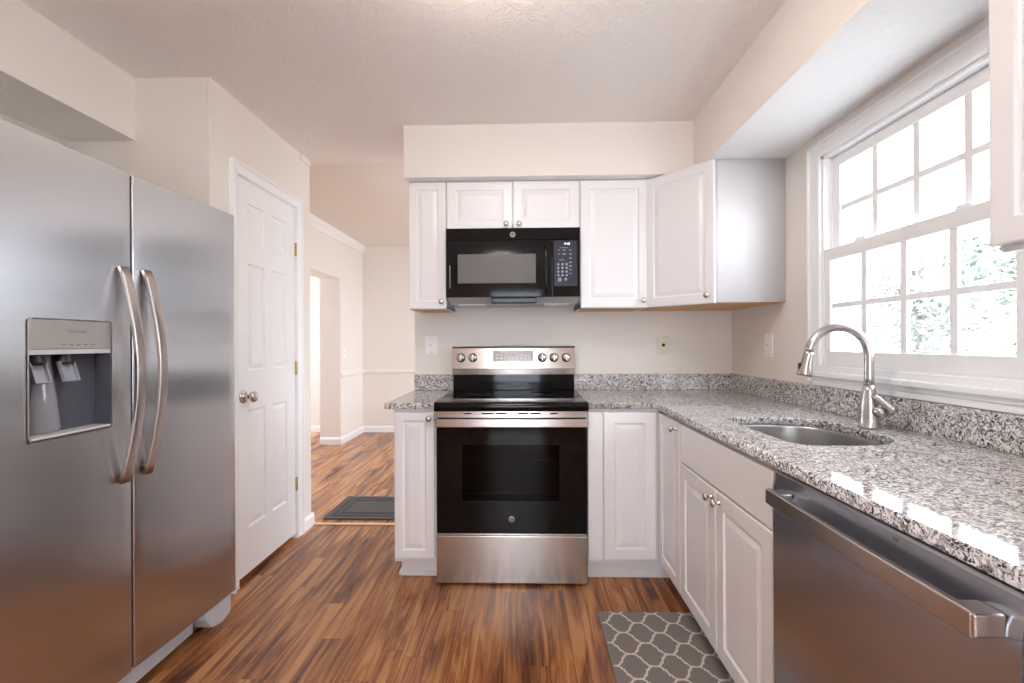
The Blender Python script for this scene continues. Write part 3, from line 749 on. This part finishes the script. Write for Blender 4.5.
# oven door: frame of black glass, see-through window, racks
bm = bmesh.new()
wx0, wx1, wz0, wz1 = -.312, .178, .425, .705
dz0, dz1, dy0, dy1 = .262, .838, 2.281, 2.3145
box(bm, RX0 + .004, RX1 - .002, dy0, dy1, wz1, dz1, .002); box(bm, RX0 + .004, RX1 - .002, dy0, dy1, dz0, wz0, .002)
box(bm, RX0 + .004, wx0, dy0, dy1, wz0 - .003, wz1 + .003); box(bm, wx1, RX1 - .002, dy0, dy1, wz0 - .003, wz1 + .003)
box(bm, wx0, wx1, dy1 - .002, dy1, wz0, wz1)
dd = obj('oven_door', bm, M_glassblk, t)
obj('door_window', mbox(wx0, wx1, dy0 + .0005, dy0 + .003, wz0, wz1), M_ovenglass, dd)
bm = bmesh.new()
for z in (.452, .62):
    box(bm, wx0 + .012, wx1 - .012, dy1 - .012, dy1 - .009, z, z + .004)
obj('oven_rack', bm, mat('rack_wire', (.30, .26, .24, 1), .4, .3, bump=.01), dd)
bm = bmesh.new()
box(bm, RX0 + .001, RX1 + .001, 2.240, 2.252, .800, .842, .004)
for x in (RX0 + .001, RX1 - .021): box(bm, x, x + .022, 2.250, 2.2805, .806, .838, .003)
obj('oven_handle', bm, M_steel_h, dd)
def badge(parent, x, y, z, r):
    m = frame((x, y, z), (1, 0, 0), (0, -1, 0)); bm = bmesh.new()
    lathe(bm, [(r, 0), (r, .001), (r * .88, .0016), (0, .0016)], m, 28)
    b = obj('badge', bm, M_badge, parent)
    bm = text_bm('GE', r * 1.05, m @ Matrix.Translation((0, 0, .0018)), .0002, squeeze=.85)
    lathe(bm, [(r * .80, .0016), (r * .80, .0018), (r * .76, .0018), (r * .76, .0016)], m, 28)
    obj('badge_lettering', bm, M_badged, b)
badge(dd, -.064, 2.2808, .333, .0145)
obj('drawer_trim', mbox(RX0 + .003, RX1 - .001, 2.2815, 2.3145, .250, .260, bev=.002), M_steel_h, t)
bm = mbox(RX0 + .001, RX1 + .001, 2.278, 2.3145, .012, .249, bev=.003)
obj('storage_drawer', bm, M_steel_h, t)
for x in (RX0 + .03, RX1 - .03):
    for y in (2.36, 2.86):
        bm = bmesh.new(); lathe(bm, [(.015, 0), (.015, .01), (.008, .012), (.008, .02)], Matrix.Translation((x, y, 0)), 12)
        obj('leveling_foot', bm, M_blackm, t)
# backguard
bm = mbox(-.446, .3175, 2.868, 2.925, .9225, 1.018, bev=.003); box(bm, -.440, .312, 2.856, 2.87, .9225, .930, .002)
obj('backguard_base', bm, M_black, t)
bm = bmesh.new()
prof = [(2.925, 1.0185), (2.870, 1.0185), (2.866, 1.052), (2.850, 1.056), (2.862, 1.184), (2.872, 1.195), (2.925, 1.195)]
r0 = [bm.verts.new((-.450, y, z)) for y, z in prof]; r1 = [bm.verts.new((.3215, y, z)) for y, z in prof]
for i in range(len(prof)): bm.faces.new((r0[i], r0[(i + 1) % len(prof)], r1[(i + 1) % len(prof)], r1[i]))
bm.faces.new(r0); bm.faces.new(list(reversed(r1)))
bg = obj('backguard', bm, M_steel_h, t)
tilt = Vector((0, -1, .094)).normalized()
def on_bg(x, z): return frame((x, 2.850 + (z - 1.056) * .094, z), (1, 0, 0), tilt)
for x in (-.394, -.319, .116, .190, .266):
    bm = bmesh.new()
    lathe(bm, [(.0285, 0), (.0285, .003), (.0245, .005), (.0235, .020), (.021, .024), (0, .024)], on_bg(x, 1.124), 32)
    k = obj('control_knob', bm, M_faucet, bg)
    bm = mbox(-.0045, .0045, -.021, .021, .0235, .031, bev=.002)
    mm_ = on_bg(x, 1.124)
    for v in bm.verts: v.co = mm_ @ v.co
    obj('knob_grip', bm, M_faucet, k)
bm = mbox(-.126, .126, -.034, .034, 0.0, .0015, bev=.0006); mm_ = on_bg(-.066, 1.134)
for v in bm.verts: v.co = mm_ @ v.co
dsp = obj('display', bm, mat('display_film', (.17, .14, .125, 1), .18, .5, bump=.01), bg)
bm = bmesh.new()
for row, zz in ((-.016, .004), (.006, .004)):
    for i in range(9):
        if 3 <= i <= 5 and row > 0: continue
        box(bm, -.105 + i * .025, -.091 + i * .025, row, row + zz, .0015, .0018)
for v in bm.verts: v.co = mm_ @ v.co
obj('display_marks', bm, M_print, dsp)

# ------------------------------------------------------------------ microwave
t = thing('microwave', 'black over-the-range microwave mounted under the short wall cabinet', 'microwave', (-.058, YW, 1.43))
MX0, MX1, MY = -.435, .3195, 2.553
bm = bmesh.new()
prof = [(YW - .003, 1.446), (2.66, 1.446), (2.60, 1.468), (2.578, 1.474), (2.578, 1.8645), (YW - .003, 1.8645)]
r0 = [bm.verts.new((MX0 + .004, y, z)) for y, z in prof]; r1 = [bm.verts.new((MX1 - .004, y, z)) for y, z in prof]
for i in range(len(prof)): bm.faces.new((r0[i], r0[(i + 1) % len(prof)], r1[(i + 1) % len(prof)], r1[i]))
bm.faces.new(r0); bm.faces.new(list(reversed(r1)))
obj('case', bm, M_greyp, t)
bm = bmesh.new()
bx0, bx1 = -.180, .075
box(bm, bx0, bx1, 2.562, 2.70, 1.440, 1.473, .006)
obj('bottom_vent', bm, M_black, t)
for x0, x1 in ((-.385, -.225), (.125, .270)):
    b = mbox(x0, x1, 2.66, 2.84, 1.441, 1.4455, bev=.001)
    obj('grease_filter', b, M_filter, t)
obj('top_vent_band', mbox(MX0, MX1, MY + .004, 2.577, 1.797, 1.864, bev=.003), M_black, t)
bm = mbox(MX0, .1635, MY, 2.577, 1.475, 1.7955, bev=.003)
md = obj('door', bm, M_black, t)
obj('door_window', mbox(-.368, .070, MY - .0015, MY + .003, 1.553, 1.716, bev=.0008), M_mwwin, md)
bm = bmesh.new()
hp = []
for i in range(11):
    u = i / 10; hp.append((.128, MY - .004 - .028 * math.sin(PI * u) ** .6, 1.500 + .280 * u))
sweep(bm, hp, rrect(.022, .012, .003), up=Vector((1, 0, 0)))
obj('handle', bm, M_black, md)
obj('handle_mark', mbox(-.413, -.4115, MY - .001, MY + .001, 1.525, 1.655), M_badge, md).name = 'door_edge_strip'
cp = obj('control_panel', mbox(.165, MX1, MY, 2.577, 1.475, 1.7955, bev=.003), M_black, t)
obj('keypad', mbox(.172, .300, MY - .001, MY + .002, 1.534, 1.788, bev=.0006), M_panel, cp)
bm = bmesh.new()
yk = MY - .0018
for r in range(4):
    for c_ in range(3):
        lathe(bm, [(.0075, 0), (.0075, .0006), (0, .0006)], frame((.196 + c_ * .0235, MY - .001, 1.656 - r * .0205), (1, 0, 0), (0, -1, 0)), 14)
for x, z, w_, h_2 in [(.200, 1.735, .014, .004), (.229, 1.735, .018, .004), (.262, 1.735, .014, .004), (.200, 1.713, .012, .004), (.230, 1.713, .020, .006), (.264, 1.713, .010, .008), (.229, 1.748, .045, .003), (.215, 1.680, .030, .003),
                      (.264, 1.690, .010, .008), (.264, 1.666, .014, .006), (.264, 1.646, .016, .006), (.264, 1.626, .014, .006), (.264, 1.604, .016, .004)]:
    box(bm, x - w_ / 2, x + w_ / 2, yk, MY - .0008, z - h_2 / 2, z + h_2 / 2)
lathe(bm, [(.012, 0), (.012, .0006), (0, .0006)], frame((.203, MY - .001, 1.570), (1, 0, 0), (0, -1, 0)), 16)
lathe(bm, [(.009, 0), (.009, .0006), (0, .0006)], frame((.238, MY - .001, 1.572), (1, 0, 0), (0, -1, 0)), 16)
obj('keys', bm, mat('key_print', (.26, .28, .36, 1), .45, bump=.01), cp)
obj('clock', text_bm('9:48', .019, frame((.246, MY - .0015, 1.770), (1, 0, 0), (0, -1, 0)), .0003), M_digit, cp)
badge(t, -.0585, MY + .0038, 1.826, .0150)

# ------------------------------------------------------------------ refrigerator
FZ0, FZ1 = .140, 1.782
t = thing('refrigerator', 'large side-by-side stainless refrigerator with a water dispenser in the left door', 'refrigerator', (-1.7, 1.515, 0))
obj('cabinet_box', mbox(-2.07, -1.368, 1.062, 1.972, .03, 1.765, bev=.004), mat('fridge_side_grey', (.28, .28, .29, 1), .4, bump=.2, bscale=500), t)
def door_outline(y0, y1, xf0, xf1, bow=.003, r=.004):
    pts = [(-1.366, y0), (-1.366, y1)]
    for i in range(5): a = PI / 2 * i / 4; pts.append((xf1 - r + r * math.sin(PI / 2 * i / 4), y1 - r + r * math.cos(PI / 2 * i / 4)))
    for i in range(1, 12):
        u = i / 12; pts.append((xf1 + (xf0 - xf1) * u + bow * math.sin(PI * u), y1 - r - (y1 - y0 - 2 * r) * u))
    for i in range(5): pts.append((xf0 - r + r * math.cos(PI / 2 * i / 4), y0 + r - r * math.sin(PI / 2 * i / 4)))
    return pts
# left (freezer) door with the dispenser cut out
def left_door():
    y0, y1 = 1.062, 1.4755; ol = door_outline(y0, y1, -1.302, -1.300)
    py0, py1, pz0, pz1 = 1.157, 1.401, .957, 1.292
    bm = prism(ol, [], FZ0, FZ1)
    for f in bm.faces: f.smooth = False
    o = obj('freezer_door', bm, M_steel, t)
    cut = mbox(-1.352, -1.25, py0, py1, pz0, pz1)
    es = [e for e in cut.edges if abs(e.verts[0].co.x - e.verts[1].co.x) > .05]
    bmesh.ops.bevel(cut, geom=es, offset=.014, segments=4, profile=.5, affect='EDGES')
    cme = bpy.data.meshes.new('cut'); cut.to_mesh(cme); cut.free(); co = bpy.data.objects.new('cut', cme); COL.objects.link(co)
    md_ = o.modifiers.new('b', 'BOOLEAN'); md_.operation = 'DIFFERENCE'; md_.object = co; md_.solver = 'EXACT'
    bpy.context.view_layer.update(); co.matrix_world
    loc = o.location.copy(); o.location = (0, 0, 0); par = o.parent; o.parent = None
    dg = bpy.context.evaluated_depsgraph_get(); dg.update()
    me = bpy.data.meshes.new_from_object(o.evaluated_get(dg)); o.modifiers.clear(); o.data = me
    o.parent = par; o.location = loc
    bpy.data.objects.remove(co)
    me.materials.clear(); me.materials.append(M_steel)
    smooth_by_angle(o, 30)
    # dispenser fittings
    xf = -1.297
    bm = bmesh.new()           # bezel ring
    rr = [(y + (py0 + py1) / 2, z + (pz0 + pz1) / 2) for y, z in rrect(py1 - py0, pz1 - pz0, .014)]
    ri = [(y + (py0 + py1) / 2, z + (pz0 + pz1) / 2) for y, z in rrect(py1 - py0 - .005, pz1 - pz0 - .005, .012)]
    k = len(rr)
    v0 = [bm.verts.new((xf + .0005, y, z)) for y, z in rr]; v1 = [bm.verts.new((xf + .003, y, z)) for y, z in rr]
    v2 = [bm.verts.new((xf + .003, y, z)) for y, z in ri]; v3 = [bm.verts.new((xf - .02, y, z)) for y, z in ri]
    for a, b in ((v0, v1), (v1, v2), (v2, v3)):
        for i in range(k): bm.faces.new((a[i], a[(i + 1) % k], b[(i + 1) % k], b[i]))
    bz = obj('dispenser_bezel', bm, M_handle, o)
    obj('dispenser_panel', mbox(-1.325, xf + .002, py0 + .004, py1 - .004, 1.206, pz1 - .004, bev=.002), M_dpanel, o)
    obj('dispenser_buttons', mbox(-1.325, xf + .001, py0 + .004, py1 - .004, 1.192, 1.2055, bev=.001), M_greyp, o)
    pf = xf + .002
    obj('lettering', text_bm('FRIGIDAIRE', .0115, frame((pf, 1.290, 1.256), (0, 1, 0), (1, 0, 0)), .0003), M_badged, o)
    bm = bmesh.new()
    for i in range(5): box(bm, pf - .0005, pf + .0003, 1.243 + i * .022, 1.255 + i * .022, 1.217, 1.220)
    obj('button_icons', bm, M_badged, o)
    bm = bmesh.new()           # curved inner liner, standing inside the cut-out
    box(bm, -1.351, -1.347, py0 + .003, py1 - .003, pz0 + .003, 1.192); box(bm, -1.347, xf - .002, py0 + .001, py0 + .004, pz0 + .003, 1.192)
    box(bm, -1.347, xf - .002, py1 - .004, py1 - .001, pz0 + .003, 1.192); box(bm, -1.347, xf - .002, py0 + .003, py1 - .003, pz0 + .001, pz0 + .006)
    obj('dispenser_liner', bm, M_cav, o)
    bm = bmesh.new()           # moulded chute back
    lathe(bm, [(.045, 0), (.050, .02), (.040, .12), (.030, .20), (.028, .225)], Matrix.Translation((-1.366, 1.245, pz0 + .006)) @ Matrix.Scale(.9, 4, (1, 0, 0)), 24)
    obj('dispenser_chute', bm, M_cav2, o)
    obj('drip_tray', mbox(-1.345, xf + .004, py0 + .006, py1 - .006, pz0 + .006, pz0 + .014, bev=.003), M_greyp, o)
    for y in (1.205, 1.285):
        bm = bmesh.new()
        box(bm, -.003, .003, -.020, .020, -.062, 0, .002); box(bm, .002, .010, -.020, .020, -.062, -.056, .002)
        for sy in (-1, 1): box(bm, .0, .012, sy * .020 - .002, sy * .020 + .002, -.062, 0, .001)
        mm_ = Matrix.Translation((-1.332, y, 1.170)) @ Matrix.Rotation(math.radians(-18), 4, 'Y')
        for v in bm.verts: v.co = mm_ @ v.co
        obj('paddle', bm, M_clearp, o)
        bm = bmesh.new(); lathe(bm, [(.020, 0), (.022, .010), (.016, .025), (.016, .03)], Matrix.Translation((-1.328, y, 1.163)), 20)
        obj('spout', bm, M_blackm, o)
    return o
ld = left_door()
o2 = obj('fridge_door', prism(door_outline(1.4845, 1.972, -1.301, -1.270), [], FZ0, FZ1), M_steel, t); smooth_by_angle(o2, 30)
for dobj, y, z0_, z1_ in ((ld, 1.436, .774, 1.468), (o2, 1.527, .778, 1.470)):
    bm = bmesh.new(); hp = []
    for i in range(25):
        u = i / 24; hp.append((-1.290 + .056 * max(0, math.sin(PI * u)) ** .85, y, z0_ + (z1_ - z0_) * u))
    sweep(bm, hp, rrect(.033, .013, .003), up=Vector((1, 0, 0)))
    obj('handle', bm, M_handle, dobj)
obj('door_gasket', mbox(-1.3675, -1.3660, 1.07, 1.965, FZ0 + .005, FZ1 - .02), M_blackm, t)
obj('gap_shade_strip', mbox(-1.365, -1.304, 1.4757, 1.4843, FZ0 + .005, FZ1 - .004), M_blackm, t)  # black strip filling the gap between the doors in place of its shade
obj('base_grille', mbox(-1.40, -1.335, 1.075, 1.80, .055, .132, bev=.004), M_ltgrey, t)
bm = bmesh.new(); prof2 = [(1.80, .105), (1.84, .052), (1.90, .040), (1.955, .052), (1.958, .132), (1.80, .132)]
r0 = [bm.verts.new((-1.282, y, z)) for y, z in prof2]; r1 = [bm.verts.new((-1.40, y, z)) for y, z in prof2]
for i in range(len(prof2)): bm.faces.new((r0[i], r0[(i + 1) % len(prof2)], r1[(i + 1) % len(prof2)], r1[i]))
bm.faces.new(r0); bm.faces.new(list(reversed(r1)))
bmesh.ops.bevel(bm, geom=bm.edges[:], offset=.004, segments=2, profile=.5, affect='EDGES')
obj('hinge_cover', bm, M_ltgrey, t)
for x, hh in ((-1.40, .056), (-2.0, .031)):
    for y in (1.12, 1.91):
        bm = bmesh.new(); lathe(bm, [(.022, 0), (.022, .025), (.012, .027), (.012, hh)], Matrix.Translation((x, y, 0)), 16)
        obj('leveling_foot', bm, M_blackm, t)

# ------------------------------------------------------------------ wall plates
def plate(name, label, cat, mtx, w, h, m, kind):
    t = thing(name, label, cat, mtx.translation)
    def P(nm, bm, mt):
        for v in bm.verts: v.co = mtx @ v.co
        return obj(nm, bm, mt, t)
    P('cover_plate', mbox(-w / 2, w / 2, -h / 2, h / 2, 0.0005, .006, bev=.003), m)
    if kind == 'switch':
        P('rocker', mbox(-.0055, .0055, -.012, .012, .006, .0075, bev=.001), m)
        P('toggle', mbox(-.0035, .0035, -.002, .007, .006, .017, bev=.0015), M_ltgrey)
    elif kind == 'jack':
        P('insert', mbox(-.017, .017, -.033, .033, .006, .0075, bev=.002), m)
        bm = bmesh.new(); lathe(bm, [(.010, .0075), (.010, .010), (.006, .011), (0, .011)], Matrix.Identity(4), 16); P('socket', bm, M_blackm)
    for s in (-1, 1):
        bm = bmesh.new(); lathe(bm, [(.003, .006), (.003, .0072), (0, .0075)], Matrix.Translation((0, s * h * .40, 0)), 10); P('screw', bm, M_nickel)
plate('light_switch', 'white toggle light switch on the back wall left of the range', 'switch', frame((-.598, YW, 1.203), (1, 0, 0), (0, -1, 0)), .085, .122, M_plate, 'switch')
plate('wall_outlet', 'small almond coloured wall outlet above the backsplash right of the range', 'outlet', frame((.893, YW, 1.199), (1, 0, 0), (0, -1, 0)), .074, .116, M_almond, 'jack')
plate('light_switch', 'white light switch between the corner cabinet and the window', 'switch', frame((XW, 2.494, 1.198), (0, -1, 0), (-1, 0, 0)), .080, .122, M_plate, 'switch')
plate('light_switch', 'tiny white switch on the far dining room wall beside the opening', 'switch', frame((XDL, 5.55, 1.10), (0, 1, 0), (1, 0, 0)), .072, .115, M_plate, 'switch')

# ------------------------------------------------------------------ kitchen rug with trellis pattern
def rug():
    x0, x1, y0, y1 = .325, .748, 1.29, 2.055
    ol = rounded([(x0, y0, .012), (x1, y0, .012), (x1, y1, .012), (x0, y1, .012)], 4)
    bm = prism(ol, [], 0.0005, .010, .002)
    for f in bm.faces: f.material_index = 0
    PW, PH, LW = .152, .131, .0075
    path = [(0, 1), (.14, .985), (.26, .93), (.34, .84), (.355, .72), (.45, .715), (.465, .57), (.535, .43), (.55, .285), (.645, .28), (.66, .16), (.74, .07), (.86, .015), (1, 0)]
    inn = (x0 + .002, x1 - .002, y0 + .002, y1 - .002)
    inside = lambda p: inn[0] <= p[0] <= inn[1] and inn[2] <= p[1] <= inn[3]
    def fine(pp):                      # subdivide so that cutting at the rug's rim is clean
        o = []
        for a, b in zip(pp, pp[1:]):
            k = 2
            for q in range(k): o.append((a[0] + (b[0] - a[0]) * q / k, a[1] + (b[1] - a[1]) * q / k))
        return o + [pp[-1]]
    def strip(pp, z):
        n = len(pp); L_, R_ = [], []
        for i, p in enumerate(pp):
            d0 = Vector(pp[i]) - Vector(pp[i - 1]) if i else Vector(pp[1]) - Vector(pp[0])
            d1 = Vector(pp[i + 1]) - Vector(pp[i]) if i < n - 1 else d0
            d0.normalize(); d1.normalize(); m = d0 + d1
            m.normalize(); nn = Vector((-m.y, m.x)); k = LW / 2 / max(.6, nn.dot(Vector((-d0.y, d0.x))))
            L_.append(bm.verts.new((p[0] + nn.x * k, p[1] + nn.y * k, z))); R_.append(bm.verts.new((p[0] - nn.x * k, p[1] - nn.y * k, z)))
        for i in range(n - 1):
            f = bm.faces.new((R_[i], R_[i + 1], L_[i + 1], L_[i])); f.material_index = 1
    for i in range(-1, 5):
        for j in range(-1, 8):
            cx, cy = .325 - .069 + i * PW, 2.055 - .085 - j * PH
            for o_ in (0, 1):
                mx_, my_ = cx + o_ * PW / 2, cy + o_ * PH / 2
                for sx in (-1, 1):
                    pp = fine([(mx_ + sx * u * PW / 2, my_ + v * PH / 2) for u, v in path]); run = []
                    for p in pp + [(99, 99)]:
                        if inside(p): run.append(p)
                        else:
                            if len(run) > 1: strip(run, .0108 + .0003 * (o_ * 2 + (sx > 0)))
                            run = []
    me = bpy.data.meshes.new('kitchen_rug'); bm.to_mesh(me); bm.free()
    me.materials.append(M_rugg); me.materials.append(M_rugc)
    o = bpy.data.objects.new('kitchen_rug', me); COL.objects.link(o)
    o['label'] = 'grey kitchen rug with a cream trellis pattern in front of the sink cabinet'; o['category'] = 'rug'
rug()
# doormat
t = thing('doormat', 'dark grey ribbed doormat on the dining room floor past the threshold', 'doormat', (-1.0, 3.36, 0))
mx0, mx1, my0, my1 = -1.395, -.62, 3.115, 3.575
obj('mat_base', mbox(mx0, mx1, my0, my1, .0005, .009, bev=.003), M_mat1, t)
bm = bmesh.new()
for ins, wd in ((.045, .012), (.095, .016)):
    box(bm, mx0 + ins, mx1 - ins, my0 + ins, my0 + ins + wd, .0085, .0115, .001); box(bm, mx0 + ins, mx1 - ins, my1 - ins - wd, my1 - ins, .0085, .0115, .001)
    box(bm, mx0 + ins, mx0 + ins + wd, my0 + ins, my1 - ins, .0085, .0115, .001); box(bm, mx1 - ins - wd, mx1 - ins, my0 + ins, my1 - ins, .0085, .0115, .001)
obj('raised_bands', bm, M_mat2, t)

# ------------------------------------------------------------------ ceiling lamps
def lamp(x, y, z, r, label, e):
    t = thing('ceiling_lamp', label, 'lamp', (x, y, z))
    bm = bmesh.new(); lathe(bm, [(.065, 0), (.065, -.015), (.03, -.022), (.02, -.05), (.02, -.075)], Matrix.Translation((x, y, z - .0005)), 32)
    obj('canopy', bm, M_fix, t)
    bm = bmesh.new(); lathe(bm, [(0, -.070), (r * .55, -.066), (r, -.058), (r, -.066), (r * .9, -.095), (r * .65, -.125), (r * .3, -.142), (0, -.146)], Matrix.Translation((x, y, z)), 40)
    m = M_lampglass if e is None else e
    obj('lamp_shade', bm, m, t)
lamp(-.10, 1.22, ZC, .19, 'round frosted flush ceiling lamp lit above the kitchen floor', None)
lamp(-.30, -1.25, ZC, .19, 'added fill light behind the camera, shaped as a round frosted ceiling lamp', None)  # invented lamp, added to light the room from the front
M_lamp2 = M_lampglass.copy(); M_lamp2.name = 'lit_frosted_glass_dining'
M_lamp2.node_tree.nodes['Principled BSDF'].inputs['Emission Strength'].default_value = 7
lamp(.4, 4.6, ZD, .19, 'unseen round frosted ceiling lamp added to brighten the dining room', M_lamp2)  # out-of-view lamp added as extra light for the dining room

# ------------------------------------------------------------------ garden
bm = mbox(1.6, 60, -30, 60, -.8, -.7); struct('ground_paving', bm, M_grass)
def tree(x, y, hgt, rad, label, m, seed, base=-.7):
    rnd = random.Random(seed)
    t = thing('tree', label, 'tree', (x, y, base), 'garden trees outside the sink window')
    bm = bmesh.new()
    pts = [(x, y, base), (x + .05, y, base + hgt * .2), (x - .05, y + .08, base + hgt * .45), (x, y, base + hgt * .8)]
    sweep(bm, pts, circ(.13, 10), up=Vector((1, 0, 0)), scales=[1.3, 1, .8, .3])
    obj('trunk', bm, M_bark, t)
    bm = bmesh.new()
    blobs = [(Vector((x + rnd.uniform(-.6, .6) * rad, y + rnd.uniform(-.6, .6) * rad, base + hgt * rnd.uniform(.18, .9))), rad * rnd.uniform(.35, .6)) for _ in range(14)]
    for c_, r in blobs:
        for _ in range(420):
            d = Vector((rnd.gauss(0, 1), rnd.gauss(0, 1), rnd.gauss(0, 1))).normalized(); p = c_ + d * r * rnd.uniform(.55, 1.05)
            a = Vector((rnd.gauss(0, 1), rnd.gauss(0, 1), rnd.gauss(0, 1))).normalized(); b = a.orthogonal().normalized(); s = rnd.uniform(.05, .10)
            bm.faces.new([bm.verts.new(p + a * s), bm.verts.new(p + b * s * .5), bm.verts.new(p - a * s), bm.verts.new(p - b * s * .5)])
    me = bpy.data.meshes.new('foliage'); bm.to_mesh(me); bm.free(); me.materials.append(m)
    o = bpy.data.objects.new('foliage', me); COL.objects.link(o); o.parent = t; o.location = -Vector(t.location)
tree(8.5, 7.2, 4.3, 1.7, 'green leafy tree seen through the right panes of the lower sash', M_leaf2, 1)
tree(9.3, 10.9, 5.2, 1.7, 'pale leafy tree seen through the middle panes of the window', M_leaf1, 2)
tree(11.8, 16.9, 7.5, 2.7, 'pale leafy tree seen through the left panes of the window', M_leaf1, 3)
tree(18.0, 13.0, 6.5, 2.4, 'distant pale tree between the nearer two outside the window', M_leaf1, 4)
